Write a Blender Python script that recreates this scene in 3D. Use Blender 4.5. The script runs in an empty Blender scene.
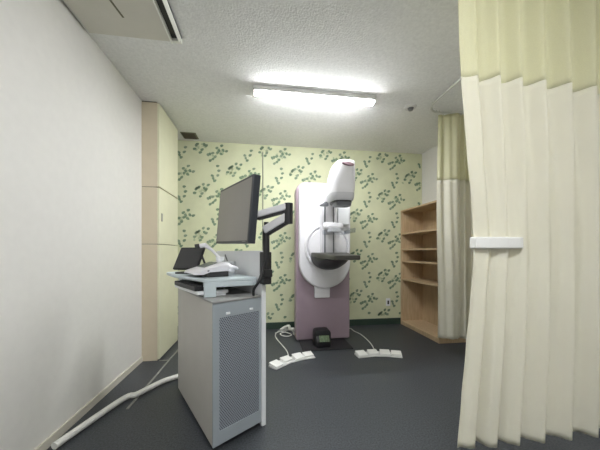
import bpy, bmesh, math, random
from math import sin, cos, pi, radians
from mathutils import Vector, Matrix

random.seed(7)
SC = bpy.context.scene
COL = SC.collection

# ------------------------------------------------------------------ camera geometry
F = 270.0                       # focal length in pixels of the 600x450 frame
CU, CV = 302.0, 252.0           # principal point
CAMZ = 1.048
TH = math.atan(40.0 / F)
CT, ST = cos(TH), sin(TH)

def cr(xc, zc):
    return (CT * xc + ST * zc, CT * zc - ST * xc)

def at_d(u, v, zc):
    x, y = cr((u - CU) / F * zc, zc)
    return Vector((x, y, CAMZ - (v - CV) * zc / F))

def at_z(u, v, z):
    return at_d(u, v, (CAMZ - z) * F / (v - CV))

def at_y(u, v, Y):
    t = (u - CU) / F
    return at_d(u, v, Y / (CT - ST * t))

# ------------------------------------------------------------------ room sizes
XL, XR, YB, YF, H = -1.14, 2.346, 3.70, -1.70, 2.50

# ------------------------------------------------------------------ materials
def s2l(c):
    return tuple(((x / 255) / 12.92 if x / 255 <= 0.04045 else ((x / 255 + 0.055) / 1.055) ** 2.4) for x in c)

def mat(name, rgb, rough=0.6, metal=0.0, noise=None, bump=None, trans=None, spec=0.5, coat=0.0):
    """rgb in sRGB 0..255; noise=(scale, amount) colour mottling; bump=(scale, strength)."""
    m = bpy.data.materials.new(name)
    m.use_nodes = True
    nt = m.node_tree
    b = nt.nodes['Principled BSDF']
    c = s2l(rgb)
    b.inputs['Base Color'].default_value = (*c, 1)
    b.inputs['Roughness'].default_value = rough
    b.inputs['Metallic'].default_value = metal
    b.inputs['Specular IOR Level'].default_value = spec
    b.inputs['Coat Weight'].default_value = coat
    tc = nt.nodes.new('ShaderNodeTexCoord')
    n = nt.nodes.new('ShaderNodeTexNoise')
    n.inputs['Scale'].default_value = noise[0] if noise else 9.0
    n.inputs['Detail'].default_value = 4
    nt.links.new(tc.outputs['Object'], n.inputs['Vector'])
    amt = noise[1] if noise else 0.02
    r = nt.nodes.new('ShaderNodeValToRGB')
    r.color_ramp.elements[0].position = 0.3
    r.color_ramp.elements[1].position = 0.7
    r.color_ramp.elements[0].color = (*[max(0, x * (1 - amt)) for x in c], 1)
    r.color_ramp.elements[1].color = (*[min(1, x * (1 + amt)) for x in c], 1)
    nt.links.new(n.outputs['Fac'], r.inputs['Fac'])
    nt.links.new(r.outputs['Color'], b.inputs['Base Color'])
    if bump:
        n2 = nt.nodes.new('ShaderNodeTexNoise')
        n2.inputs['Scale'].default_value = bump[0]
        n2.inputs['Detail'].default_value = 6
        nt.links.new(tc.outputs['Object'], n2.inputs['Vector'])
        bp = nt.nodes.new('ShaderNodeBump')
        bp.inputs['Strength'].default_value = bump[1]
        bp.inputs['Distance'].default_value = 0.01
        nt.links.new(n2.outputs['Fac'], bp.inputs['Height'])
        nt.links.new(bp.outputs['Normal'], b.inputs['Normal'])
    if trans:
        out = nt.nodes['Material Output']
        tl = nt.nodes.new('ShaderNodeBsdfTranslucent')
        tl.inputs['Color'].default_value = (*s2l(trans[0]), 1)
        mx = nt.nodes.new('ShaderNodeMixShader')
        mx.inputs['Fac'].default_value = trans[1]
        nt.links.new(b.outputs[0], mx.inputs[1])
        nt.links.new(tl.outputs[0], mx.inputs[2])
        last = mx
        if len(trans) > 2:
            tp = nt.nodes.new('ShaderNodeBsdfTransparent')
            m2 = nt.nodes.new('ShaderNodeMixShader')
            m2.inputs['Fac'].default_value = trans[2]
            nt.links.new(last.outputs[0], m2.inputs[1])
            nt.links.new(tp.outputs[0], m2.inputs[2])
            last = m2
        nt.links.new(last.outputs[0], out.inputs['Surface'])
    return m

def clear_mat(name, tint, fac):
    m = bpy.data.materials.new(name)
    m.use_nodes = True
    nt = m.node_tree
    nt.nodes.remove(nt.nodes['Principled BSDF'])
    out = nt.nodes['Material Output']
    tp = nt.nodes.new('ShaderNodeBsdfTransparent')
    tp.inputs['Color'].default_value = (*s2l(tint), 1)
    gl = nt.nodes.new('ShaderNodeBsdfGlossy')
    gl.inputs['Roughness'].default_value = 0.05
    mx = nt.nodes.new('ShaderNodeMixShader')
    mx.inputs['Fac'].default_value = fac
    nt.links.new(tp.outputs[0], mx.inputs[1])
    nt.links.new(gl.outputs[0], mx.inputs[2])
    nt.links.new(mx.outputs[0], out.inputs['Surface'])
    return m

def emit_mat(name, rgb, strength):
    m = bpy.data.materials.new(name)
    m.use_nodes = True
    b = m.node_tree.nodes['Principled BSDF']
    b.inputs['Base Color'].default_value = (.9, .9, .9, 1)
    b.inputs['Emission Color'].default_value = (*s2l(rgb), 1)
    b.inputs['Emission Strength'].default_value = strength
    return m

def wood_mat():
    m = mat('pale_wood', (196, 166, 126), 0.5)
    nt = m.node_tree
    b = nt.nodes['Principled BSDF']
    tc = nt.nodes['Texture Coordinate']
    mp = nt.nodes.new('ShaderNodeMapping')
    mp.inputs['Scale'].default_value = (14, 14, 1.6)
    n = nt.nodes.new('ShaderNodeTexNoise')
    n.inputs['Scale'].default_value = 3
    n.inputs['Detail'].default_value = 6
    n.inputs['Distortion'].default_value = 0.6
    r = nt.nodes.new('ShaderNodeValToRGB')
    r.color_ramp.elements[0].position = .3
    r.color_ramp.elements[1].position = .72
    r.color_ramp.elements[0].color = (*s2l((186, 160, 126)), 1)
    r.color_ramp.elements[1].color = (*s2l((206, 182, 148)), 1)
    nt.links.new(tc.outputs['Object'], mp.inputs['Vector'])
    nt.links.new(mp.outputs[0], n.inputs['Vector'])
    nt.links.new(n.outputs['Fac'], r.inputs['Fac'])
    nt.links.new(r.outputs[0], b.inputs['Base Color'])
    return m

def perforated_mat():
    m = bpy.data.materials.new('perforated_metal')
    m.use_nodes = True
    nt = m.node_tree
    b = nt.nodes['Principled BSDF']
    b.inputs['Roughness'].default_value = 0.45
    uv = nt.nodes.new('ShaderNodeUVMap')
    sep = nt.nodes.new('ShaderNodeSeparateXYZ')
    nt.links.new(uv.outputs[0], sep.inputs[0])
    def mth(op, a, bb=None):
        n = nt.nodes.new('ShaderNodeMath')
        n.operation = op
        for i, x in enumerate((a, bb)):
            if x is None:
                continue
            if isinstance(x, (int, float)):
                n.inputs[i].default_value = x
            else:
                nt.links.new(x, n.inputs[i])
        return n.outputs[0]
    P = 0.0115
    v = mth('DIVIDE', sep.outputs[1], P * 0.8)
    row = mth('FLOOR', v)
    odd = mth('MODULO', row, 2.0)
    u = mth('ADD', mth('DIVIDE', sep.outputs[0], P), mth('MULTIPLY', odd, 0.5))
    fu = mth('SUBTRACT', mth('FRACT', u), 0.5)
    fv = mth('MULTIPLY', mth('SUBTRACT', mth('FRACT', v), 0.5), 0.8)
    d = mth('SQRT', mth('ADD', mth('MULTIPLY', fu, fu), mth('MULTIPLY', fv, fv)))
    hole = mth('LESS_THAN', d, 0.30)
    mx = nt.nodes.new('ShaderNodeMix')
    mx.data_type = 'RGBA'
    mx.inputs[6].default_value = (*s2l((150, 156, 164)), 1)
    mx.inputs[7].default_value = (*s2l((62, 66, 74)), 1)
    nt.links.new(hole, mx.inputs[0])
    nt.links.new(mx.outputs[2], b.inputs['Base Color'])
    return m

M = {
    'ceiling': mat('ceiling_board', (236, 236, 234), 0.9, noise=(55, .06), bump=(70, .4)),
    'wall': mat('white_wall', (226, 224, 219), 0.85, noise=(20, .015)),
    'paper': mat('wallpaper', (212, 215, 182), 0.8, noise=(5, .05), bump=(60, .1)),
    'leaf': mat('leaf_print', (118, 140, 115), 0.8, noise=(30, .2)),
    'leaf2': mat('leaf_print_light', (134, 152, 128), 0.8, noise=(30, .2)),
    'leaf3': mat('leaf_print_pale', (176, 188, 154), 0.8, noise=(30, .1)),
    'stem': mat('stem_print', (186, 192, 158), 0.8),
    'floor': mat('floor_vinyl', (66, 69, 73), 0.42, noise=(110, .45), spec=.3),
    'green': mat('baseboard_green', (50, 68, 58), 0.5),
    'beige': mat('beige_skirting', (208, 203, 190), 0.6),
    'strip': mat('floor_strip', (132, 132, 126), 0.5),
    'closet_end': mat('closet_end', (212, 200, 176), 0.6),
    'closet_door': mat('closet_door', (224, 222, 194), 0.5),
    'seam': mat('dark_seam', (90, 84, 72), 0.8),
    'metal': mat('dull_metal', (150, 150, 146), 0.35, .8),
    'mauve': mat('mauve_cover', (156, 138, 148), 0.45),
    'mauve_dark': mat('mauve_badge', (142, 116, 124), 0.4),
    'mwhite': mat('machine_white', (226, 225, 229), 0.4),
    'mgrey': mat('machine_grey', (200, 200, 205), 0.4),
    'rail': mat('dark_rail', (104, 106, 110), 0.4),
    'dark': mat('dark_plastic', (46, 46, 48), 0.45),
    'detector': mat('detector_grey', (60, 58, 54), 0.4, noise=(20, .1)),
    'black': mat('black_plastic', (26, 26, 28), 0.45),
    'mat': mat('black_floor_plate', (34, 34, 37), 0.6),
    'green_screen': mat('greenish_screen', (92, 108, 82), 0.3, noise=(60, .4)),
    'cart_side': mat('cart_side', (190, 187, 181), 0.45),
    'cart_front': mat('cart_front', (160, 168, 174), 0.4),
    'cart_top': mat('cart_top', (150, 150, 148), 0.5),
    'pwhite': mat('panel_white', (232, 234, 236), 0.45),
    'pgrey': mat('panel_grey', (222, 223, 225), 0.5),
    'glass': clear_mat('lead_glass', (254, 255, 253), .006),
    'gasket': mat('glass_edge', (138, 142, 128), 0.4),
    'riser': mat('riser_blue_white', (192, 203, 207), 0.4),
    'screen': mat('screen_reflection_tone', (128, 125, 121), 0.28, noise=(3, .03), spec=.4),  # dark screen, base lightened: its reflection is put into the colour
    'bezel': mat('bezel', (44, 48, 54), 0.4),
    'silver': mat('silver_arm', (206, 206, 208), 0.45, .1),
    'wood': wood_mat(),
    'wood_in': mat('wood_edge', (182, 157, 124), 0.5, noise=(12, .08)),
    'cloth': mat('curtain_cloth', (240, 239, 230), 0.9, noise=(6, .02), trans=((241, 235, 205), .36)),
    'net': mat('curtain_net', (232, 231, 208), 0.9, noise=(200, .05), trans=((238, 235, 200), .45, .10)),
    'tie': mat('tie_band', (240, 240, 236), 0.8),
    'wrail': mat('white_rail', (206, 206, 200), 0.4),
    'lamp_body': mat('lamp_body', (215, 215, 212), 0.5),
    'lamp': emit_mat('lamp_diffuser', (248, 250, 252), 38.0),
    'ac': mat('ac_panel', (216, 213, 202), 0.6),
    'acw': mat('ac_flap', (240, 240, 232), 0.4),
    'vent': mat('vent_grille', (110, 108, 86), 0.6),
    'perf': perforated_mat(),
    'cable': mat('white_cable', (222, 222, 216), 0.5),
    'pedal': mat('pedal_white', (236, 236, 233), 0.45),
    'pedal_base': mat('pedal_base', (206, 206, 204), 0.5),
    'clear': clear_mat('clear_plastic', (240, 242, 244), .05),
    'lcd': mat('grey_lcd', (112, 120, 116), 0.3),
    'mark': mat('grey_print', (176, 176, 182), 0.6),
}

# ------------------------------------------------------------------ mesh helpers
def quad_box(bm, base, z0, z1):
    """prism on any plan polygon (list of xy)"""
    n = len(base)
    a = [bm.verts.new((p[0], p[1], z0)) for p in base]
    b = [bm.verts.new((p[0], p[1], z1)) for p in base]
    bm.faces.new(a[::-1])
    bm.faces.new(b)
    for i in range(n):
        j = (i + 1) % n
        bm.faces.new((a[i], a[j], b[j], b[i]))

def box(bm, x0, x1, y0, y1, z0, z1):
    quad_box(bm, [(x0, y0), (x1, y0), (x1, y1), (x0, y1)], z0, z1)

def prism_y(bm, outline, y0, y1):
    """outline in (x, z), extruded along Y"""
    a = [bm.verts.new((p[0], y0, p[1])) for p in outline]
    b = [bm.verts.new((p[0], y1, p[1])) for p in outline]
    bm.faces.new(a)
    bm.faces.new(b[::-1])
    n = len(a)
    for i in range(n):
        j = (i + 1) % n
        bm.faces.new((a[j], a[i], b[i], b[j]))

def rrect(x0, x1, z0, z1, r, seg=6):
    """rounded rectangle outline, r = (bl, br, tr, tl)"""
    if not isinstance(r, (tuple, list)):
        r = (r,) * 4
    pts = []
    for (cx, cz, a0, rr) in ((x0, z0, pi, r[0]), (x1, z0, 1.5 * pi, r[1]), (x1, z1, 0, r[2]), (x0, z1, .5 * pi, r[3])):
        ox = cx + rr * (1 if cx == x0 else -1)
        oz = cz + rr * (1 if cz == z0 else -1)
        for k in range(seg + 1):
            a = a0 + .5 * pi * k / seg
            pts.append((ox + rr * cos(a), oz + rr * sin(a)))
    return pts

def loft(bm, rings, caps=True):
    vs = [[bm.verts.new(p) for p in r] for r in rings]
    n = len(vs[0])
    for a, b in zip(vs, vs[1:]):
        for i in range(n):
            j = (i + 1) % n
            bm.faces.new((a[i], a[j], b[j], b[i]))
    if caps:
        bm.faces.new(vs[0][::-1])
        bm.faces.new(vs[-1])

def tube(bm, pts, r, seg=8, smooth_n=0):
    pts = [Vector(p) for p in pts]
    if smooth_n:
        out = []
        P = [pts[0]] + pts + [pts[-1]]
        for i in range(1, len(P) - 2):
            for k in range(smooth_n):
                t = k / smooth_n
                p0, p1, p2, p3 = P[i - 1:i + 3]
                out.append(.5 * ((2 * p1) + (p2 - p0) * t + (2 * p0 - 5 * p1 + 4 * p2 - p3) * t * t + (3 * p1 - p0 - 3 * p2 + p3) * t ** 3))
        out.append(pts[-1])
        pts = out
    rings = []
    up = Vector((0, 0, 1))
    for i, p in enumerate(pts):
        d = (pts[min(i + 1, len(pts) - 1)] - pts[max(i - 1, 0)]).normalized()
        u = d.cross(up)
        if u.length < .05:
            u = d.cross(Vector((0, 1, 0)))
        u.normalize()
        w = u.cross(d).normalized()
        rr = r[i] if isinstance(r, (list, tuple)) else r
        rings.append([p + (u * cos(a) + w * sin(a)) * rr for a in [2 * pi * k / seg for k in range(seg)]])
    loft(bm, rings)

def cyl(bm, c, r, axis, h, seg=32, r2=None):
    """cylinder starting at c along axis vector"""
    axis = Vector(axis).normalized()
    u = axis.orthogonal().normalized()
    w = axis.cross(u)
    c = Vector(c)
    loft(bm, [[c + (u * cos(2 * pi * k / seg) + w * sin(2 * pi * k / seg)) * r for k in range(seg)],
              [c + axis * h + (u * cos(2 * pi * k / seg) + w * sin(2 * pi * k / seg)) * (r if r2 is None else r2) for k in range(seg)]])

def obox(bm, c, ax, ay, az, sx, sy, sz):
    """oriented box: centre, unit axes, full sizes"""
    c, ax, ay, az = Vector(c), Vector(ax) * sx / 2, Vector(ay) * sy / 2, Vector(az) * sz / 2
    v = [bm.verts.new(c + ax * i + ay * j + az * k) for k in (-1, 1) for (i, j) in ((-1, -1), (1, -1), (1, 1), (-1, 1))]
    for f in ((3, 2, 1, 0), (4, 5, 6, 7), (0, 1, 5, 4), (1, 2, 6, 5), (2, 3, 7, 6), (3, 0, 4, 7)):
        bm.faces.new([v[i] for i in f])

def link(name, bm, mats, parent=None, origin=None, bevel=0, smooth=False, seg=2):
    bmesh.ops.recalc_face_normals(bm, faces=bm.faces[:])
    if origin is None:
        o_ = parent
        origin = Vector((0, 0, 0))
        while o_ is not None:
            origin = origin + o_.location
            o_ = o_.parent
    origin = Vector(origin)
    bmesh.ops.translate(bm, verts=bm.verts[:], vec=-origin)
    me = bpy.data.meshes.new(name)
    bm.to_mesh(me)
    bm.free()
    for m in (mats if isinstance(mats, (list, tuple)) else [mats]):
        me.materials.append(m)
    o = bpy.data.objects.new(name, me)
    COL.objects.link(o)
    if parent:
        o.parent = parent
    else:
        o.location = origin
    if smooth:
        for p in me.polygons:
            p.use_smooth = True
    if bevel:
        b = o.modifiers.new('bevel', 'BEVEL')
        b.width = bevel
        b.segments = seg
        b.limit_method = 'ANGLE'
        b.angle_limit = radians(35)
    if smooth or bevel:
        if smooth:
            e = o.modifiers.new('split', 'EDGE_SPLIT')
            e.split_angle = radians(40)
    return o

def tag(o, label, cat, group=None):
    o['label'] = label
    o['category'] = cat
    if group:
        o['group'] = group
    return o

def thing(name, loc, label, cat, group=None):
    o = bpy.data.objects.new(name, None)
    o.empty_display_size = .05
    COL.objects.link(o)
    o.location = loc
    return tag(o, label, cat, group)

def NB():
    return bmesh.new()

def struct(name, bm, m, **k):
    o = link(name, bm, m, **k)
    o['kind'] = 'structure'
    return o

# ------------------------------------------------------------------ the room
T = .1
b = NB(); box(b, XL - T, XR + T, YF - T, YB + T, -T, 0); struct('floor', b, M['floor'])
b = NB(); box(b, XL - T, XR + T, YF - T, YB + T, H, H + T); struct('ceiling', b, M['ceiling'])
b = NB(); box(b, XL - T, XL, YF, YB, 0, H); struct('wall_left', b, M['wall'])
b = NB(); box(b, XR, XR + T, YF, YB, 0, H); struct('wall_right', b, M['wall'])
b = NB(); box(b, XL - T, XR + T, YF - T, YF, 0, H); struct('wall_front', b, M['wall'])

# back wall with the printed leaf sprigs of its wallpaper
b = NB(); box(b, XL - T, XR + T, YB, YB + T, 0, H)
A_LEAVES = [(205, 140, -20), (165, 163, -35), (183, 186, 40), (218, 183, 60), (245, 188, -25), (200, 216, 30), (131, 212, -30),
            (92, 230, 60), (152, 244, -40), (134, 264, -45), (111, 280, -40), (172, 205, -20), (108, 222, 80)]
B_LEAVES = [(326, 300, -45), (366, 305, -30), (350, 345, -35), (334, 338, 60), (292, 326, -40), (268, 345, -50), (278, 335, -20),
            (255, 380, -15), (316, 384, -40), (302, 410, -20)]
C_LEAVES = [(405, 245, 20), (450, 240, -30), (425, 290, -30), (412, 270, 70)]
D_LEAVES = [(450, 147, -10), (460, 190, -20)]
CEN = {'A': (169, 200), 'B': (302, 356), 'C': (424, 267), 'D': (455, 170)}
OFF = {'A': (0, 0), 'B': (133, 156), 'C': (-22, 240), 'D': (8, 150)}
a0 = at_y(368.9, 180, YB)
DX, DZ = .421, .576
PXU, PXV = 645.0, 690.0
def leaf(bm, x, z, ang, L, W, mi, off=.0008):
    pts = []
    for k in range(8):
        t = 2 * pi * k / 8
        px = L / 2 * cos(t)
        pz = W / 2 * sin(t) * (1 - .25 * cos(t))
        pts.append((x + px * cos(ang) - pz * sin(ang), z + px * sin(ang) + pz * cos(ang)))
    f = bm.faces.new([bm.verts.new((p[0], YB - off, p[1])) for p in pts])
    f.material_index = mi
def stem(bm, p, q, w=.003):
    p, q = Vector(p), Vector(q)
    d = (q - p)
    if d.length < 1e-4:
        return
    n = Vector((-d[1], d[0])).normalized() * w
    f = bm.faces.new([bm.verts.new((c[0], YB - .0005, c[1])) for c in (p - n, q - n * .6, q + n * .6, p + n)])
    f.material_index = 3
rl = random.Random(3)
for i in range(-8, 5):
    for j in range(-5, 5):
        ax = a0.x + i * DX
        az = a0.z + (j + (.5 if i % 2 else 0)) * DZ
        for key, LV in (('A', A_LEAVES), ('B', B_LEAVES), ('C', C_LEAVES), ('D', D_LEAVES)):
            cx = ax + OFF[key][0] / PXU
            cz = az - OFF[key][1] / PXV
            if key in 'AB':
                for q in range(7):
                    f_ = rl.random() - .5
                    x, z = cx + .17 * f_ + .05 * (rl.random() - .5), cz + .10 * f_ + .09 * (rl.random() - .5)
                    if XL + .03 < x < XR - .03 and .13 < z < H - .03:
                        leaf(b, x, z, rl.random() * 3, .040, .026, 4, .0004)
            for (u, v, r) in LV:
                x = cx + (u - CEN[key][0]) / PXU
                z = cz - (v - CEN[key][1]) / PXV
                if not (XL + .03 < x < XR - .03 and .13 < z < H - .03):
                    continue
                stem(b, (cx + (x - cx) * .25, cz + (z - cz) * .25 - .01), (x, z), .002)
                leaf(b, x, z, radians(-r), .043 + .008 * rl.random(), .032 + .005 * rl.random(), 1 if rl.random() < .7 else 2)
wb = link('wall_back', b, [M['paper'], M['leaf'], M['leaf2'], M['stem'], M['leaf3']])
wb['kind'] = 'structure'

b = NB(); box(b, XL, XR, YB - .014, YB, 0, .088); struct('baseboard_back', b, M['green'])
b = NB(); box(b, XL, XL + .01, YF, 2.78, 0, .05); struct('baseboard_left', b, M['beige'])
b = NB()
box(b, -.896, -.880, 1.95, YB - .02, 0, .004)
box(b, -.98, -.896, 2.765, 2.78, 0, .004)
struct('trim_1', b, M['strip'])

# ------------------------------------------------------------------ built-in closet on the left
CY0, CY1, CX = 2.78, 3.36, -.98
t = thing('storage_closet', ((XL + CX) / 2, (CY0 + CY1) / 2, 0), 'shallow cream floor-to-ceiling closet standing along the left wall', 'closet')
b = NB()
for z0, z1 in ((.0, 1.122), (1.126, 1.672), (1.677, H - .012)):
    box(b, XL, CX - .02, CY0, CY1, z0, z1)
link('carcass', b, M['closet_end'], t, bevel=.002)
b = NB(); box(b, XL, CX - .026, CY0 + .006, CY1 - .006, .01, H - .002); link('seam_strip', b, M['seam'], t)
for z0, z1 in ((.012, 1.120), (1.128, 1.668), (1.680, H - .016)):
    b = NB(); box(b, CX - .02, CX, CY0 + .002, CY1 - .002, z0, z1)
    d = link('door', b, M['closet_door'], t, bevel=.003)
    hz = {True: z0 + .25, False: (z0 + z1) / 2}[z0 < 1]
    if 1 < z0 < 1.5:
        hz = CAMZ + (252 - 217) * 2.63 / F
        b = NB(); prism_pts = [(CY0 + .05, hz - .04), (CY0 + .075, hz - .04), (CY0 + .075, hz + .04), (CY0 + .05, hz + .04)]
        a_ = [b.verts.new((CX, p[0], p[1])) for p in prism_pts]
        c_ = [b.verts.new((CX + .006, p[0], p[1])) for p in prism_pts]
        b.faces.new(a_); b.faces.new(c_[::-1])
        for k in range(4):
            b.faces.new((a_[k], a_[(k + 1) % 4], c_[(k + 1) % 4], c_[k]))
        link('handle', b, M['metal'], d, bevel=.002)

# ------------------------------------------------------------------ ceiling light (and the same fitting behind the camera)
def ceiling_light(x0, x1, yc, label):
    t = thing('ceiling_light', ((x0 + x1) / 2, yc, H), label, 'light', 'long ceiling light fittings')
    b = NB()
    sec = [(-.055, H), (.055, H), (.055, H - .03), (.046, H - .036), (-.046, H - .036), (-.055, H - .03)]
    loft(b, [[(x, yc + p[0], p[1]) for p in sec] for x in (x0, x1)])
    link('housing', b, M['lamp_body'], t, bevel=.003)
    b = NB()
    sec = [(.036, -.030)] + [(.036 * math.copysign(abs(cos(a)) ** .5, cos(a)), -.036 - .017 * max(0, sin(a)) ** .6) for a in [pi * k / 12 for k in range(13)]] + [(-.036, -.030)]
    loft(b, [[(x, yc + p[0], H + p[1]) for p in sec] for x in (x0 + .012, x1 - .012)])
    link('diffuser', b, M['lamp'], t, smooth=True)
    for xa, xb in ((x0, x0 + .011), (x1 - .011, x1)):
        b = NB()
        loft(b, [[(x, yc + p[0] * 1.05, H + p[1] * 1.04) for p in sec] for x in (xa, xb)])
        link('end_cap', b, M['lamp_body'], t)
    return t
ceiling_light(-.075, 1.05, 2.43, 'lit long white light fitting on the ceiling before the leafy wall')
ceiling_light(-.30, .825, -.25, 'lit long white ceiling fitting overhead at the viewpoint, outside the picture')

# ------------------------------------------------------------------ ceiling air conditioner
t = thing('air_conditioner', (-.84, 1.35, H), 'white ceiling air conditioner with dark slot and open flap at upper left', 'air conditioner')
b = NB(); box(b, -1.12, -.612, .75, 1.95, H - .022, H); link('panel', b, M['ac'], t, bevel=.006)
b = NB(); box(b, -.612, -.60, .75, 1.95, H - .036, H)
box(b, -.60, -.54, 1.925, 1.95, H - .03, H); box(b, -.60, -.54, .75, .775, H - .03, H)
link('frame', b, M['acw'], t, bevel=.003)
b = NB(); box(b, -.60, -.535, .775, 1.925, H - .012, H); link('slot', b, M['black'], t)
b = NB()
obox(b, (-.546, 1.35, H - .026), (cos(radians(-38)), 0, -sin(radians(-38))), (0, 1, 0), (sin(radians(-38)), 0, cos(radians(-38))), .026, 1.15, .006)
link('flap', b, M['acw'], t, bevel=.002)
b = NB(); obox(b, (-.86, 1.62, H - .0225), (.14, .99, 0), (-.99, .14, 0), (0, 0, 1), .34, .012, .002)
link('intake_slit', b, M['vent'], t)

# ------------------------------------------------------------------ vent and detector
t = thing('ceiling_vent', (-.89, 3.53, H), 'small dark square vent in the ceiling near the left corner', 'vent')
b = NB(); box(b, -.98, -.80, 3.44, 3.62, H - .008, H); link('frame', b, M['vent'], t, bevel=.003)
b = NB()
for k in range(7):
    y = 3.46 + k * .0225
    obox(b, (-.89, y, H - .012), (1, 0, 0), (0, .8, -.6), (0, .6, .8), .15, .016, .002)
sl = link('slats', b, M['seam'], t)
t = thing('smoke_detector', (1.469, 2.51, H), 'small round white detector on the ceiling right of the long light', 'detector')
b = NB(); cyl(b, (1.469, 2.51, H), .058, (0, 0, -1), .016, 28, .052); link('base', b, M['lamp_body'], t, smooth=True)
b = NB(); cyl(b, (1.469, 2.51, H - .016), .03, (0, 0, -1), .022, 20, .02); link('sensor', b, M['rail'], t, smooth=True)

# ------------------------------------------------------------------ wall outlet
o = at_y(388, 302, YB)
t = thing('wall_outlet', (o.x, YB, o.z), 'white wall outlet low on the leafy wallpaper', 'outlet')
b = NB(); prism_y(b, rrect(o.x - .033, o.x + .033, o.z - .055, o.z + .055, .008, 3), YB - .008, YB); link('plate', b, M['pwhite'], t)
b = NB(); box(b, o.x - .012, o.x + .012, YB - .010, YB - .007, o.z - .03, o.z + .022); link('socket', b, M['dark'], t)

# ------------------------------------------------------------------ bookshelf
SX, SY0, SY1, ST_ = 2.0, 2.82, 3.685, .022
SH = 1.65
t = thing('bookshelf', ((SX + XR) / 2, (SY0 + SY1) / 2, 0), 'empty pale wooden bookshelf against the right wall, partly behind the curtain', 'bookshelf')
for y0 in (SY0, SY1 - ST_):
    b = NB(); box(b, SX, XR - .004, y0, y0 + ST_, 0, SH); link('side_panel', b, M['wood'], t, bevel=.002)
b = NB(); box(b, XR - .014, XR - .004, SY0 + ST_, SY1 - ST_, .02, SH - ST_); link('back_panel', b, M['wood'], t)
b = NB(); box(b, SX, XR - .004, SY0 + ST_, SY1 - ST_, SH - ST_, SH); link('top_board', b, M['wood_in'], t, bevel=.002)
for v in (233.7, 249, 260.5, 278):
    z = at_d(401, v, 4.0).z
    b = NB(); box(b, SX + .004, XR - .014, SY0 + ST_, SY1 - ST_, z - .02, z); link('shelf', b, M['wood_in'], t, bevel=.0015)
b = NB(); box(b, SX + .002, XR - .014, SY0 + ST_, SY1 - ST_, .0, .055); link('base_board', b, M['wood'], t, bevel=.002)

# ------------------------------------------------------------------ curtain rails and curtains
def ceiling_rail(pts, label, name='curtain_rail'):
    b = NB()
    tube(b, pts, .0095, 8)
    hang = pts[::max(1, len(pts) // 6)]
    for p in hang:
        cyl(b, (p[0], p[1], p[2]), .004, (0, 0, 1), H - p[2], 8)
    o = link(name, b, M['wrail'], origin=(pts[0][0], pts[0][1], H), smooth=True)
    return tag(o, label, 'curtain rail')
RZ = H - .022
pts = [(XR, 2.535, RZ), (2.1, 2.535, RZ), (1.80, 2.535, RZ)]
for k in range(9):
    a = pi / 2 + .5 * pi * k / 8
    pts.append((1.80 + .17 * cos(a), 2.365 + .17 * sin(a), RZ))
pts += [(1.625, 2.1, RZ), (1.62, 1.7, RZ), (1.615, 1.30, RZ)]
ceiling_rail(pts, 'thin bent curtain rail under the ceiling carrying the curtain before the bookshelf')
ceiling_rail([(.80, 1.113, RZ), (1.2, 1.113, RZ), (1.6, 1.113, RZ), (2.0, 1.113, RZ), (XR, 1.113, RZ)],
             'straight curtain rail under the ceiling carrying the nearest curtain')

def cloth_sheet(left, right, yc, z0, z1, wave, nx=150, nz=40):
    b = NB()
    g = []
    for j in range(nz + 1):
        z = z0 + (z1 - z0) * j / nz
        row = []
        l, r = left(z), right(z)
        for i in range(nx + 1):
            s = i / nx
            row.append(b.verts.new((l + (r - l) * s, yc + wave(s, z), z)))
        g.append(row)
    for j in range(nz):
        for i in range(nx):
            b.faces.new((g[j][i], g[j][i + 1], g[j + 1][i + 1], g[j + 1][i]))
    return b

def add_cloth(name, b, m, t):
    o = link(name, b, m, t, smooth=True)
    for md in list(o.modifiers):
        o.modifiers.remove(md)
    s = o.modifiers.new('thickness', 'SOLIDIFY')
    s.thickness = .002
    return o

ZB = 1.79
t = thing('privacy_curtain', (2.05, 2.535, 0), 'far pale yellow curtain with net top hanging before the bookshelf', 'curtain')
def wave_far(s, z):
    w = 2 * pi * (3.6 * max(0, s - .34) / .66) - pi / 2 - .3
    k = .6 + .4 * (H - z) / H
    if s < .34:
        return .030 * cos(pi * s / .34) + .007 * sin(44 * s + 1.2 * z) + .005 * sin(23 * s - z)
    k *= min(1, .0 + (s - .34) / .14)
    return (-.030 + .007 * sin(44 * .34 + 1.2 * z) + .005 * sin(23 * .34 - z)) * max(0, 1 - (s - .34) / .2) + k * (.030 * sin(w + .3) + .006 * sin(2.3 * w + 1 + .5 * z))
add_cloth('curtain_cloth', cloth_sheet(lambda z: 1.80 + .008 * sin(3 * z), lambda z: 2.315, 2.535, .155, ZB, wave_far), M['cloth'], t)
add_cloth('net_top', cloth_sheet(lambda z: 1.80 + .008 * sin(3 * z), lambda z: 2.315, 2.535, ZB, RZ - .012, wave_far, nz=16), M['net'], t)
for k in range(9):
    x = 1.785 + k * .065
    b = NB(); tube(b, [(x, 2.535 + .012 * cos(a), RZ - .004 + .013 * sin(a)) for a in [2 * pi * q / 10 for q in range(11)]], .002, 6)
    link('runner', b, M['wrail'], t)

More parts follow.
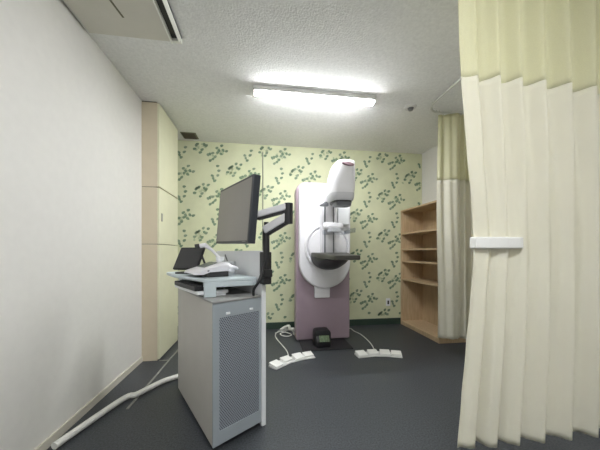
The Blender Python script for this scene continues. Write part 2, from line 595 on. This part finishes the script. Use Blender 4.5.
YN = 1.113
EDGE = [(-80, 455), (0, 458.5), (40, 459.5), (80, 461.5), (120, 464.5), (150, 467), (200, 471.5), (238, 473.5), (256, 474), (300, 470.5), (350, 466), (400, 461.5), (450, 457.5)]
EZ = []
for v, u in EDGE:
    p = at_y(u, v, YN)
    EZ.append((p.z, p.x))
EZ.sort()
def left_near(z):
    if z <= EZ[0][0]:
        return EZ[0][1]
    for (za, xa), (zb, xb) in zip(EZ, EZ[1:]):
        if z <= zb:
            f = (z - za) / (zb - za)
            f = f * f * (3 - 2 * f) * .5 + f * .5
            return xa + (xb - xa) * f
    return EZ[-1][1]
def wave_near(s, z):
    w = 2 * pi * (9 * s + .3 * sin(6 * s))
    g = abs(z - 1.09)
    k = (.35 + .65 * min(1, g / .5)) if s < .3 else (.35 + .65 * min(1, g / .5)) * (1 - (s - .3) / .7) + (s - .3) / .7
    return k * (.030 * sin(w + 1.2) + .008 * sin(2.1 * w + z)) * min(1, s / .10)
t = thing('privacy_curtain', (1.3, YN, 0), 'nearest cream curtain at the right edge, gathered by a white tie band', 'curtain')
add_cloth('curtain_cloth', cloth_sheet(left_near, lambda z: 2.0, YN, .155, 1.85, wave_near, 220, 60), M['cloth'], t)
add_cloth('net_top', cloth_sheet(left_near, lambda z: 2.0, YN, 1.85, RZ - .012, wave_near, 220, 20), M['net'], t)
b = NB()
za, zb = at_y(474, 248.5, YN).z, at_y(474, 237, YN).z
xa = left_near(1.09) - .006
loft(b, [[(x, y, z) for (y, z) in ((YN - yo, za), (YN + yo, za), (YN + yo, zb), (YN - yo, zb))] for x, yo in ((xa, .020), (xa + .06, .030), (xa + .15, .034), (xa + .22, .030), (xa + .25, .02))])
link('tie_band', b, M['tie'], t, bevel=.006)
for k in range(10):
    x = .87 + k * .12
    b = NB(); tube(b, [(x, YN + .012 * cos(a), RZ - .004 + .013 * sin(a)) for a in [2 * pi * q / 10 for q in range(11)]], .002, 6)
    link('runner', b, M['wrail'], t)

# ------------------------------------------------------------------ mammography machine
AX = .75
t = thing('mammography_machine', (.72, 3.2, 0), 'tall white breast x-ray machine with mauve back cover before the leafy wall', 'x-ray machine')
b = NB(); prism_y(b, rrect(.392, 1.046, .012, 1.872, (.025, .025, .12, .12), 8), 3.13, 3.30); link('back_cover', b, M['mauve'], t, bevel=.018, smooth=True, seg=3)
b = NB(); box(b, .50, .94, 3.325, 3.62, 0, 1.72); link('rear_column', b, M['mgrey'], t, bevel=.02)
b = NB(); box(b, .425, .975, 2.80, 3.34, 0, .012); link('base_plate', b, M['mat'], t, bevel=.003)
# white front cover: straight sides, half-round bottom
FX, FR = .727, .305
out = []
for k in range(25):
    a = pi + pi * k / 24
    out.append((FX + FR * cos(a), .93 + .306 * sin(a)))
out += rrect(FX - FR, FX + FR, .93, 1.837, (0, 0, .09, .09), 8)[18:]
b = NB(); prism_y(b, out, 3.06, 3.14); link('front_cover', b, M['mwhite'], t, bevel=.02, smooth=True, seg=3)
b = NB()
CZ = 1.105
seg = 48
def ring_pts(r, y):
    return [(AX + r * cos(2 * pi * k / seg), y, CZ + r * sin(2 * pi * k / seg)) for k in range(seg)]
loft(b, [ring_pts(.272, 3.062), ring_pts(.270, 3.045), ring_pts(.262, 3.035), ring_pts(.246, 3.035), ring_pts(.238, 3.05), ring_pts(.236, 3.062)], caps=False)
link('gantry_ring', b, M['mwhite'], t, smooth=True)
b = NB(); loft(b, [ring_pts(.232, 3.062), ring_pts(.230, 3.04), ring_pts(.215, 3.025), ring_pts(.05, 3.02)]); link('gantry_disc', b, M['mwhite'], t, smooth=True)
# tab below the cover
p, q = at_y(314, 290, 3.14), at_y(329, 297, 3.14)
b = NB(); prism_y(b, rrect(p.x, q.x, q.z, .68, (.012, .012, 0, 0), 3), 3.10, 3.135); link('lower_tab', b, M['mwhite'], t, bevel=.004)
# C-arm column and rails
b = NB(); prism_y(b, rrect(.655, .85, .95, 1.80, .02, 4), 2.985, 3.05); link('column', b, M['mwhite'], t, bevel=.012, smooth=True)
for x in (.703, .804):
    b = NB(); box(b, x - .007, x + .007, 2.977, 2.987, 1.03, 1.62); link('guide_rail', b, M['rail'], t, bevel=.002)
b = NB(); box(b, .86, 1.0, 3.0, 3.05, 1.36, 1.56); link('side_plate', b, M['pwhite'], t, bevel=.012)
# tube head
def sup(xa, xb, ya, yb, z, n=36, e=3.2):
    cx, cy, rx, ry = (xa + xb) / 2, (ya + yb) / 2, (xb - xa) / 2, (yb - ya) / 2
    pts = []
    for k in range(n):
        a = 2 * pi * k / n
        c, s = cos(a), sin(a)
        pts.append((cx + rx * math.copysign(abs(c) ** (2 / e), c), cy + ry * math.copysign(abs(s) ** (2 / e), s), z))
    return pts
b = NB()
loft(b, [sup(.645, .873, 2.42, 2.72, 1.605, e=4), sup(.640, .878, 2.40, 2.73, 1.68, e=4), sup(.650, .879, 2.40, 2.73, 1.78, e=4), sup(.676, .877, 2.405, 2.72, 1.87, e=4),
         sup(.688, .875, 2.41, 2.71, 1.892, e=4), sup(.696, .872, 2.42, 2.70, 1.905, e=4), sup(.712, .862, 2.45, 2.68, 1.915, e=4)])
head = link('tube_head', b, M['mwhite'], t, smooth=True)
b = NB(); loft(b, [sup(.66, .862, 2.435, 2.70, 1.537, e=4), sup(.647, .872, 2.42, 2.72, 1.56, e=4), sup(.643, .875, 2.416, 2.722, 1.606, e=4)]); link('lower_band', b, M['mgrey'], head, smooth=True)
b = NB(); loft(b, [sup(.668, .855, 2.44, 2.69, 1.522), sup(.668, .855, 2.44, 2.69, 1.536)]); link('trim_band', b, M['dark'], head, smooth=True)
b = NB(); loft(b, [sup(.70, .845, 2.46, 2.62, 1.492, e=5), sup(.685, .85, 2.45, 2.65, 1.523, e=5)]); link('collimator', b, M['rail'], head, smooth=True)
b = NB()
nv = Vector((.1, -.95, .3)).normalized()
cc = at_y(348, 164, 2.408)
uu = Vector((1, 0, -.12)).normalized(); uu = (uu - nv * uu.dot(nv)).normalized(); ww = nv.cross(uu)
loft(b, [[cc + nv * h + uu * .058 * s * cos(2 * pi * k / 24) + ww * .019 * s * sin(2 * pi * k / 24) for k in range(24)] for h, s in ((-.02, 1), (.010, 1), (.016, .8))])
link('badge', b, M['mauve_dark'], head, smooth=True)
b = NB(); loft(b, [[(x, y, z) for (x, z) in rrect(.70, .83, 1.60 + dz, 1.79, .03, 4)] for y, dz in ((2.70, .02), (3.03, -.02))]); link('neck', b, M['mwhite'], t, smooth=True)
b = NB()
p = at_y(319, 206.5, 2.93); q = at_y(327.5, 202.5, 2.93)
prism_y(b, [(p.x, p.z + .01), (p.x + .02, p.z), (q.x, p.z), (q.x, q.z), (q.x - .03, q.z)], 2.88, 2.93); link('wing_handle', b, M['rail'], t, bevel=.003)
# compression carriage with clear paddle
b = NB()
r_ = []
for x, s in ((.655, .6), (.663, .9), (.68, 1), (.80, 1.0), (.86, .92), (.872, .7)):
    r_.append([(x, 2.86 + .045 * s * cos(2 * pi * k / 20), 1.325 + .045 * s * sin(2 * pi * k / 20)) for k in range(20)])
loft(b, r_)
carr = link('compression_carriage', b, M['mwhite'], t, smooth=True)
b = NB(); box(b, .70, .83, 2.78, 2.85, 1.26, 1.33); box(b, .70, .80, 2.85, 2.99, 1.29, 1.36); link('paddle_mount', b, M['mwhite'], carr, bevel=.008)
b = NB()
box(b, .635, .872, 2.44, 2.80, 1.233, 1.237)
box(b, .635, .639, 2.44, 2.80, 1.237, 1.275); box(b, .868, .872, 2.44, 2.80, 1.237, 1.275); box(b, .639, .868, 2.44, 2.444, 1.237, 1.275)
link('paddle', b, M['clear'], carr)
# detector platform
b = NB()
def det(y, hw, zt, dep, sh, cx=AX, n=24):
    """flat top, bottom between half ellipse (sh=2) and rounded box (sh large)"""
    pts = [(cx + hw, y, zt), (cx - hw, y, zt)]
    for k in range(n + 1):
        a = pi + pi * k / n
        c, s = cos(a), sin(a)
        pts.append((cx + hw * math.copysign(abs(c) ** (2 / sh), c), y, zt - .012 - (dep - .012) * abs(s) ** (2 / sh)))
    return pts
def slab(y, hw, zt, dep):
    return [(x, y, z) for (x, z) in rrect(AX - hw, AX + hw, zt - dep, zt, .010, 3)]
loft(b, [slab(3.03, .197, 1.042, .05), slab(2.90, .195, 1.042, .05), slab(2.76, .165, 1.036, .052), slab(2.66, .137, 1.031, .052),
         slab(2.50, .125, 1.025, .048), slab(2.32, .122, 1.019, .044), slab(2.30, .116, 1.016, .036)])
dt = link('detector', b, M['detector'], t, smooth=True)
b = NB()
loft(b, [det(3.03, .196, 1.0, .158, 2.0), det(2.95, .196, 1.0, .153, 2.0), det(2.86, .186, 1.0, .12, 2.2), det(2.76, .158, .996, .075, 2.6), det(2.64, .125, .99, .025, 3)])
link('under_housing', b, M['black'], dt, smooth=True)
# small grey print on the cover
b = NB()
for (ua, ub, v) in ((303, 306.5, 205.2), (307.2, 311, 205.2), (303, 308, 207.4)):
    p, q = at_y(ua, v - .4, 3.06), at_y(ub, v + .4, 3.06)
    box(b, p.x, q.x, 3.0585, 3.061, q.z, p.z)
link('printed_lines', b, M['mark'], t)

# ------------------------------------------------------------------ black box at the foot of the machine
bx = .662
t = thing('control_box', (bx, 2.94, .012), 'small black arched box with greenish display at the foot of the mauve machine', 'control box')
b = NB(); prism_y(b, rrect(bx - .093, bx + .090, .012, .190, (.02, .02, .04, .04), 5), 2.90, 3.02)
loft(b, [[(x, y, z) for (x, z) in rrect(bx - hw, bx + hw, .012, zt, .02, 4)] for y, hw, zt in ((2.895, .086, .13), (2.86, .080, .075))])
link('housing', b, M['black'], t, bevel=.006, smooth=True)
b = NB(); obox(b, (bx + .010, 2.874, .103), (1, 0, 0), (0, .6, .8), (0, -.8, .6), .11, .07, .006); link('display', b, M['green_screen'], t)

# ------------------------------------------------------------------ foot pedals
def pedal_unit(cents, inward, cable, label):
    P = [at_z(u, v, .02) for u, v in cents]
    t = thing('foot_pedal', (sum(p.x for p in P) / 4, sum(p.y for p in P) / 4, 0), label, 'foot pedal', 'white four-part foot pedals on the floor')
    dirs = []
    for i in range(4):
        d = (P[min(i + 1, 3)] - P[max(i - 1, 0)]); d.z = 0
        dirs.append(d.normalized())
    W = .10
    nrm = [Vector((-d.y, d.x, 0)) for d in dirs]           # away from the viewer
    base = []
    step = .055
    ext = [P[0] - dirs[0] * step] + P + [P[3] + dirs[3] * step]
    nn = [nrm[0]] + nrm + [nrm[3]]
    b = NB()
    loft(b, [[Vector((p.x, p.y, 0)) + n * W * .48, Vector((p.x, p.y, 0)) - n * W * .52, Vector((p.x, p.y, .010)) - n * W * .52, Vector((p.x, p.y, .022)) + n * W * .48] for p, n in zip(ext, nn)])
    link('base', b, M['pedal_base'], t, bevel=.004)
    for i in range(4):
        b = NB()
        sx = .098
        p = Vector((P[i].x, P[i].y, .026))
        tilt = (nrm[i] * cos(.16) + Vector((0, 0, 1)) * sin(.16)).normalized()
        up = dirs[i].cross(tilt).normalized()
        if up.z < 0: up = -up
        sh = .018 if i % 2 else 0
        obox(b, p + nrm[i] * .012 * (1 if i % 2 else .3), dirs[i], tilt, up, sx, W * (.80 if i % 2 else .98), .018)
        link('pedal', b, M['pedal'], t, bevel=.005)
    b = NB(); tube(b, cable, .0055, 8, smooth_n=6); link('cable', b, M['cable'], t, smooth=True)
    return t
pedal_unit([(276.5, 364.5), (287, 359.8), (298.3, 356.8), (308.3, 355.2)], 0,
           [at_z(u, v, z) for u, v, z in ((288.5, 355.5, .015), (286.5, 350.5, .008), (282, 345, .007), (276.5, 338.5, .007), (275.3, 335, .007), (277.5, 332, .007), (282, 329.5, .007), (290, 328.6, .007))] + [Vector((.47, 3.42, .007))],
           'white curved foot pedal unit on the floor left of the black base plate')
pedal_unit([(361.5, 354), (373.2, 352.8), (385, 353), (396.3, 354)], 0,
           [at_z(u, v, z) for u, v, z in ((374.5, 350, .015), (371.5, 344.5, .007), (367.5, 340, .007), (361, 334.5, .007), (354, 331, .007))] + [at_z(349, 328.3, .007), Vector((.95, 3.42, .007))],
           'white curved foot pedal unit on the floor right of the black base plate')

# ------------------------------------------------------------------ loose cables behind the machine's left foot and the hose on the floor
b = NB()
tube(b, [at_z(280.5, 330, .03), at_z(284, 327.6, .05), at_z(289, 325.8, .06), Vector((.36, 3.46, .06)), Vector((.50, 3.47, .05))], .017, 10, smooth_n=5)
tube(b, [at_z(281, 331, .012), at_z(287, 330, .014), at_z(293, 331, .014), Vector((.40, 3.36, .014)), Vector((.5, 3.40, .02))], .009, 8, smooth_n=5)
tube(b, [at_z(275.5, 333, .012), at_z(281, 331.6, .012), at_z(288, 333, .012), at_z(291.5, 335, .012), at_z(287, 336.3, .012), at_z(282, 335.4, .012), at_z(280.5, 333.4, .012), at_z(286, 331.8, .024)], .006, 8, smooth_n=6)
o = link('cable_bundle', b, M['cable'], origin=(.3, 3.4, 0), smooth=True)
tag(o, 'loose bundle of white cables on the floor behind the mauve machine cover', 'cable')

b = NB()
hp = [Vector((-1.085, 1.60, .024))] + [at_z(u, v, .024) for u, v in ((122, 399.5), (136, 394.5), (150, 387.5), (164, 380.8), (178, 376.2), (188, 373))]
hp.append(Vector((-.46, 2.34, .024)))
tube(b, hp, .019, 12, smooth_n=8)
o = link('cable_hose', b, M['cable'], origin=(-.8, 2.0, 0), smooth=True)
tag(o, 'thick white cable hose lying on the floor left of the grey cart', 'hose')

# ------------------------------------------------------------------ workstation cart
P1 = Vector((*cr(-.460, 1.395), 0))
P0 = Vector((*cr(-.928, 2.021), 0))
P2 = Vector((*cr(-.2455, 1.617), 0))
Nv = (P2 - P1).normalized()
Lv = (P0 - P1).normalized()
WC, LC = (P2 - P1).length, (P0 - P1).length
NP = Vector((Lv.y, -Lv.x, 0))          # square to the long side, away from the operator
def ct(a, bb, z=0):
    p = P1 + Nv * a + Lv * bb
    return Vector((p.x, p.y, z))
def plan(*ab):
    return [tuple(ct(a, bb)[:2]) for a, bb in ab]
def cbox(bm, a0, a1, b0, b1, z0, z1):
    quad_box(bm, plan((a0, b0), (a1, b0), (a1, b1), (a0, b1)), z0, z1)
HC = .79
c0 = ct(WC / 2, LC / 2)
cart = thing('workstation_cart', c0, 'grey metal workstation cart with perforated end panel and clear shield', 'cart')
b = NB(); cbox(b, .0, WC, .012, LC, .03, HC - .012); link('body', b, M['cart_side'], cart, bevel=.004)
b = NB(); cbox(b, -.004, WC, -.002, LC + .004, HC - .012, HC); link('top_plate', b, M['cart_top'], cart, bevel=.004)
for (a_, b_) in ((.045, .06), (WC - .045, .06), (.045, LC - .06), (WC - .045, LC - .06)):
    p = ct(a_, b_)
    b = NB(); cyl(b, (p.x, p.y, 0), .03, (0, 0, 1), .031, 16)
    link('foot', b, M['dark'], cart)
# end door: frame ring + perforated panel
fp = [at_d(221, 319, 1), at_d(221, 319, 1)]
def on_front(u, v):
    """pixel to (a, z) on the narrow end plane"""
    d = at_d(u, v, 1) - Vector((0, 0, CAMZ))
    n = Vector((Nv.y, -Nv.x, 0))
    k = (P1.dot(n)) / (d.x * n.x + d.y * n.y)
    p = Vector((0, 0, CAMZ)) + d * k
    return (p - P1).dot(Nv), p.z
pa, pz1 = on_front(219.5, 318.3)
pb, _ = on_front(259, 309)
_, pz0 = on_front(220.5, 431)
print('perf', pa, pb, pz0, pz1, WC, LC)
b = NB()
cbox(b, .0, pa, .0, .012, .032, HC - .014); cbox(b, pb, WC, .0, .012, .032, HC - .014)
cbox(b, pa, pb, .0, .012, .032, pz0); cbox(b, pa, pb, .0, .012, pz1, HC - .014)
door = link('end_door', b, M['cart_front'], cart)
b = NB()
uvl = b.loops.layers.uv.new('UVMap')
vs = [b.verts.new(ct(a_, .005, z_)) for a_, z_ in ((pa, pz0), (pb, pz0), (pb, pz1), (pa, pz1))]
f = b.faces.new(vs)
for lp, (a_, z_) in zip(f.loops, ((pa, pz0), (pb, pz0), (pb, pz1), (pa, pz1))):
    lp[uvl].uv = (a_, z_)
vs2 = [b.verts.new(ct(a_, .011, z_)) for a_, z_ in ((pa, pz0), (pb, pz0), (pb, pz1), (pa, pz1))]
b.faces.new(vs2[::-1])
for k in range(4):
    b.faces.new((vs[(k + 1) % 4], vs[k], vs2[k], vs2[(k + 1) % 4]))
link('perforated_panel', b, M['perf'], door)
for u in (228, 251):
    a_, z_ = on_front(u, 313.2 if u < 240 else 308.8)
    b = NB(); cbox(b, a_ - .012, a_ + .012, -.006, .002, z_ - .006, z_ + .006); link('latch', b, M['pwhite'], door, bevel=.002)
# shield: white lower panel and clear upper glass
SHT = .028
def sbox(bm, n0, n1, b0, b1, z0, z1):
    pp = []
    for n_, b_ in ((n0, b0), (n1, b0), (n1, b1), (n0, b1)):
        p = P2 + NP * n_ + Lv * b_
        pp.append((p.x, p.y))
    quad_box(bm, pp, z0, z1)
b = NB(); sbox(b, .003, SHT, .0, LC, .006, 1.056); sh = link('shield_panel', b, M['pgrey'], cart, bevel=.003)
b = NB(); sbox(b, .002, SHT + .003, -.006, .012, .004, .875); link('edge_post', b, M['pwhite'], sh, bevel=.003)
b = NB(); sbox(b, .006, .016, .0, LC, 1.056, 1.645); gl = link('shield_glass', b, M['glass'], cart)
b = NB(); sbox(b, .008, .013, -.004, -.0005, 1.056, 1.648); link('glass_edge', b, M['gasket'], gl)

# ------------------------------------------------------------------ riser table on the cart
RT = .896
riser = thing('riser_table', ct(.12, .45, HC), 'pale blue-white raised shelf standing on top of the grey cart', 'table')
def rp(n, bb):
    p = P1 + NP * n + Lv * bb
    return (p.x, p.y)
nR = (P2 - P1).dot(NP) - .004
outl = [(0.0, .150), (.10, .125), (nR - .03, .085), (nR, .095), (nR, .40), (nR, .76), (nR - .03, .80), (.10, .86), (.0, .89), (-.05, .875), (-.068, .84), (-.074, .74), (-.072, .60), (-.064, .50), (-.046, .39), (-.022, .27), (-.008, .18)]
b = NB(); quad_box(b, [rp(*p) for p in outl], RT - .02, RT); link('top', b, M['riser'], riser, bevel=.006, seg=3)
b = NB(); quad_box(b, [rp(*p) for p in ((.002, .152), (.10, .127), (nR - .03, .088), (nR - .002, .096), (nR - .002, .13), (.10, .16), (.004, .18))], RT - .05, RT - .019); link('fascia', b, M['riser'], riser, bevel=.004)
b = NB(); quad_box(b, [rp(*p) for p in ((.002, .152), (.066, .136), (.066, .155), (.004, .172))], HC, RT - .045); link('leg', b, M['riser'], riser, bevel=.004)
b = NB(); quad_box(b, [rp(*p) for p in ((nR - .03, .55), (nR - .004, .55), (nR - .004, .75), (nR - .03, .75))], HC, RT - .018); link('leg', b, M['riser'], riser, bevel=.004)
b = NB(); quad_box(b, [rp(*p) for p in ((.0, .66), (.02, .66), (.02, .77), (.0, .77))], HC, RT - .018); link('leg', b, M['riser'], riser, bevel=.004)
t = thing('keyboard', Vector((*rp(.08, .38), HC + .03)), 'black keyboard tucked beneath the raised shelf on the cart', 'keyboard')
kb = [(-.040, .19), (.13, .19), (.13, .60), (-.062, .60), (-.058, .46)]
b = NB(); quad_box(b, [rp(*p) for p in kb], HC + .0342, HC + .062); link('case', b, M['black'], t, bevel=.004)
b = NB()
for r_i in range(5):
    for c_i in range(14):
        x0 = -.03 + r_i * .03; y0 = .20 + c_i * .028
        quad_box(b, [rp(x0, y0), rp(x0 + .024, y0), rp(x0 + .024, y0 + .023), rp(x0, y0 + .023)], HC + .061, HC + .066)
link('keycaps', b, M['dark'], t)
b = NB(); quad_box(b, [rp(*p) for p in ((-.030, .17), (.15, .17), (.15, .64), (-.052, .64), (-.048, .46))], HC + .014, HC + .034)
quad_box(b, [rp(*p) for p in ((.01, .18), (.14, .18), (.14, .63), (.01, .63))], HC, HC + .016)
o = link('paper_tray', b, M['pwhite'], origin=Vector((*rp(.08, .38), HC)), bevel=.004)
tag(o, 'flat white tray on the cart top beneath the black keyboard', 'tray')

# ------------------------------------------------------------------ tablet display on the riser
D = Vector((*cr(-.95, .30), 0)).normalized()
base_r = at_d(197, 270, 1.86)
nf = Vector((-D.y, D.x, 0))
if nf.dot(-base_r.xy.to_3d()) < 0: nf = -nf          # faces the viewer
cen = base_r + D * .10
t = thing('tablet_display', (cen.x, cen.y, RT), 'black tilted touch panel on a stand at the left end of the raised shelf', 'display')
tl = radians(29)
upv = (Vector((0, 0, 1)) * cos(tl) - nf * sin(tl)).normalized()
fn = (nf * cos(tl) + Vector((0, 0, 1)) * sin(tl)).normalized()
pc = cen + upv * .088
b = NB(); obox(b, pc, D, upv, fn, .205, .178, .018); link('housing', b, M['black'], t, bevel=.005)
b = NB(); obox(b, pc + fn * .0095, D, upv, fn, .185, .155, .002); link('screen', b, M['dark'], t)
b = NB()
bc = cen - nf * .06
obox(b, (bc.x, bc.y, RT + .006), D, nf, (0, 0, 1), .13, .17, .012)
bk = pc - fn * .012
loft(b, [[(bc.x + q[0] * D.x + q[1] * nf.x, bc.y + q[0] * D.y + q[1] * nf.y, RT + .008) for q in ((-.045, -.05), (.045, -.05), (.045, -.03), (-.045, -.03))],
         [bk + D * q[0] + upv * q[1] for q in ((-.035, -.01), (.035, -.01), (.035, .02), (-.035, .02))]])
ft = base_r - nf * .075 - D * .01
tube(b, [base_r + upv * .115 - fn * .012 + D * .01, base_r + upv * .06 - fn * .055 - D * .012, (ft.x, ft.y, RT + .012)], .008, 8)
tube(b, [(ft.x, ft.y, RT + .012), base_r + upv * .01 - fn * .012 + D * .01], .007, 8)
link('stand', b, M['dark'], t, bevel=.003)

# ------------------------------------------------------------------ control console
t = thing('control_console', Vector((*rp(.10, .36), RT)), 'white wedge-shaped control console with grey display on the raised shelf', 'console')
b = NB()
def cpt(n, bb, z):
    x, y = rp(n, bb)
    return (x, y, z)
# long axis across the shelf from the operator's edge towards the shield
prof = [(-.035, .020), (-.030, .034), (.03, .056), (.12, .086), (.17, .088), (.215, .065), (.215, .034), (.16, .040), (.06, .036), (.02, .020)]
loft(b, [[cpt(n, bb + (.02 if n < 0 else 0), RT + h * s) for n, h in prof] for bb, s in ((.225, .78), (.24, 1), (.43, 1), (.445, .8))])
con = link('body', b, M['mwhite'], t, bevel=.006, smooth=True)
b = NB()
loft(b, [[cpt(n, bb, RT + h) for n, h in ((.035, .0575), (.115, .0842), (.115, .0880), (.035, .0605))] for bb in (.262, .41)])
link('display', b, M['lcd'], con)
b = NB()
quad_box(b, [rp(*p) for p in ((.045, .229), (.175, .227), (.175, .44), (.03, .44))], RT, RT + .042)
link('plinth', b, M['dark'], con, bevel=.004)
b = NB()
tube(b, [cpt(.17, .24, RT + .05), cpt(.205, .22, RT + .055), cpt(.235, .25, RT + .045), cpt(.235, .36, RT + .045)], .011, 10, smooth_n=5)
link('handset', b, M['mwhite'], con, smooth=True)

# ------------------------------------------------------------------ hand scanner on its stand
t = thing('hand_scanner', Vector((*rp(.14, .60), RT)), 'white hand scanner resting in a stand behind the tablet', 'scanner')
h0, h1, h2, h3 = at_d(200, 246.0, 1.86), at_d(205, 245.2, 1.87), at_d(212.5, 250.5, 1.89), at_d(220, 258.5, 1.91)
b = NB(); tube(b, [h0 + (h0 - h1) * .1, h0, h1, (h1 + h2) / 2, h2, h3], [.012, .016, .017, .013, .010, .009], 14); hd = link('grip', b, M['mwhite'], t, smooth=True)
b = NB(); cyl(b, h0 + (h0 - h1) * 1.0, .017, h1 - h0, .03, 14); link('nose', b, M['dark'], hd, smooth=True)
b = NB()
sb = Vector((h3.x, h3.y, RT))
cyl(b, sb, .045, (0, 0, 1), .012, 24); cyl(b, sb + Vector((0, 0, .012)), .012, (0, 0, 1), h3.z - RT - .005, 14)
cyl(b, (h3.x, h3.y, h3.z - .018), .026, (0, 0, 1), .03, 18, .030)
link('stand', b, M['pwhite'], t, smooth=True)
# small upright holder beside it
hb = at_d(231, 262, 1.93)
t = thing('pen_holder', (hb.x, hb.y, RT), 'small pale holder standing on the shelf below the monitor', 'holder')
b = NB(); cyl(b, (hb.x, hb.y, RT), .026, (0, 0, 1), .085, 20, .03); link('cup', b, M['pgrey'], t, smooth=True)
b = NB(); cyl(b, (hb.x - .006, hb.y, RT + .03), .004, (-.35, .1, 1), .11, 8); link('pen', b, M['dark'], t)

# ------------------------------------------------------------------ monitor
KM = 1.5
TR, BR = at_d(254, 173.2, KM), at_d(247.8, 243, KM)
TLm, BLm = at_d(221, 190.5, KM * 69.8 / 53), at_d(215.4, 243.5, KM * 69.8 / 53)
ex = ((TR - TLm) + (BR - BLm)).normalized()
ey = ((TR - BR) + (TLm - BLm)); ey = (ey - ex * ey.dot(ex)).normalized()
ez = ex.cross(ey)                                    # towards the operator
mc = (TR + BR + TLm + BLm) / 4
mw, mh = ((TR - TLm).length + (BR - BLm).length) / 2, ((TR - BR).length + (TLm - BLm).length) / 2
print('monitor', mw, mh, ez)
t = thing('monitor', mc - ez * .02, 'large dark flat monitor on the jointed arm above the cart', 'monitor')
b = NB()
obox(b, mc - ez * .0225, ex, ey, ez, mw, mh, .045)
hs = link('housing', b, M['bezel'], t, bevel=.004)
b = NB(); obox(b, mc - ez * .048, ex, ey, ez, mw * .8, mh * .8, .010); link('rear_cover', b, M['dark'], t, bevel=.006)
b = NB(); obox(b, mc + ez * .0006, ex, ey, ez, mw - .030, mh - .030, .002); link('screen', b, M['screen'], t)
b = NB(); obox(b, mc + ex * (mw / 2 - .06) - ey * (mh / 2 - .009) + ez * .0006, ex, ey, ez, .05, .005, .002); link('buttons', b, M['rail'], t)

# ------------------------------------------------------------------ monitor arm
pole = at_d(266.3, 252, 1.58)
arm = thing('monitor_mount', (pole.x, pole.y, .86), 'silver and black jointed monitor arm clamped to the shield edge', 'monitor mount')
zt, zb_ = at_d(266, 223, 1.58).z, at_d(266, 276, 1.58).z
b = NB(); cyl(b, (pole.x, pole.y, zb_), .019, (0, 0, 1), zt - zb_ - .04, 20); cyl(b, (pole.x, pole.y, zt - .04), .014, (0, 0, 1), .045, 16); link('pole', b, M['black'], arm, smooth=True)
b = NB()
bp_ = P2 + NP * .012 - Lv * .034
obox(b, (bp_.x, bp_.y, (at_d(0, 252, 1.6).z + at_d(0, 284, 1.6).z) / 2), NP, Lv, (0, 0, 1), .052, .054, .19)
obox(b, (pole.x, pole.y, at_d(0, 273, 1.6).z), NP, Lv, (0, 0, 1), .056, .05, .045)
link('clamp', b, M['black'], arm, bevel=.004)
e_low, e_up = at_d(289, 217, 1.53), at_d(287.5, 207.5, 1.53)
j0 = at_d(265, 231.5, 1.58)
j2 = at_d(257, 216.0, 1.56)
def arm_link(pa_, pb_, name, th=.046):
    d = (pb_ - pa_)
    L = d.length
    d.normalize()
    side = d.cross(Vector((0, 0, 1))).normalized()
    up = side.cross(d)
    b = NB()
    obox(b, (pa_ + pb_) / 2 + up * .006, d, side, up, L, .042, th)
    o = link(name, b, M['silver'], arm, bevel=.008, seg=3)
    b = NB(); obox(b, (pa_ + pb_) / 2 - up * (th / 2), d, side, up, L * .96, .030, .016)
    link('under_cover', b, M['black'], o, bevel=.003)
arm_link(j0, e_low, 'lower_link')
arm_link(e_up, j2, 'upper_link', .038)
b = NB()
ec = (e_low + e_up) / 2
cyl(b, (e_up.x + .005, e_up.y, e_low.z - .038), .025, (0, 0, 1), e_up.z - e_low.z + .062, 20)
link('elbow', b, M['black'], arm, smooth=True)
b = NB()
mb_ = mc - ez * .057
end = j2 + (j2 - e_up).normalized() * .01
obox(b, mb_ , ex, ey, ez, .12, .10, .008)
k_ = (end - mb_).dot(ex)
obox(b, mb_ + ex * k_ / 2 - ez * .008 + ey * (end - mb_).dot(ey), ex, ey, ez, abs(k_) + .03, .035, .012)
obox(b, mb_ + ex * 0 - ez * .006 + ey * (end - mb_).dot(ey) / 2, ex, ey, ez, .03, abs((end - mb_).dot(ey)) + .03, .010)
link('mount_plate', b, M['black'], arm, bevel=.002)
b = NB()
tube(b, [at_d(263.5, 262, 1.545), at_d(262, 272, 1.53), at_d(258.5, 282, 1.50), at_d(254, 289, 1.52), Vector((*rp(nR - .045, .05), HC + .006))], .008, 10, smooth_n=6)
link('cable', b, M['black'], arm, smooth=True)

# ------------------------------------------------------------------ camera, world, view
cam = bpy.data.cameras.new('camera')
co = bpy.data.objects.new('camera', cam)
COL.objects.link(co)
co.location = (0, 0, CAMZ)
co.rotation_euler = (radians(90), 0, -TH)
cam.sensor_fit = 'HORIZONTAL'
cam.sensor_width = 36
cam.lens = F / 600 * 36
cam.shift_x = -(CU - 300) / 600
cam.shift_y = (CV - 225) / 600
cam.clip_start = .02
SC.camera = co

w = bpy.data.worlds.new('world')
SC.world = w
w.use_nodes = True
w.node_tree.nodes['Background'].inputs['Color'].default_value = (.8, .85, 1, 1)
w.node_tree.nodes['Background'].inputs['Strength'].default_value = .1

SC.view_settings.view_transform = 'Standard'
SC.view_settings.look = 'None'
SC.view_settings.gamma = 1
SC.view_settings.use_curve_mapping = False
SC.view_settings.exposure = 2.1
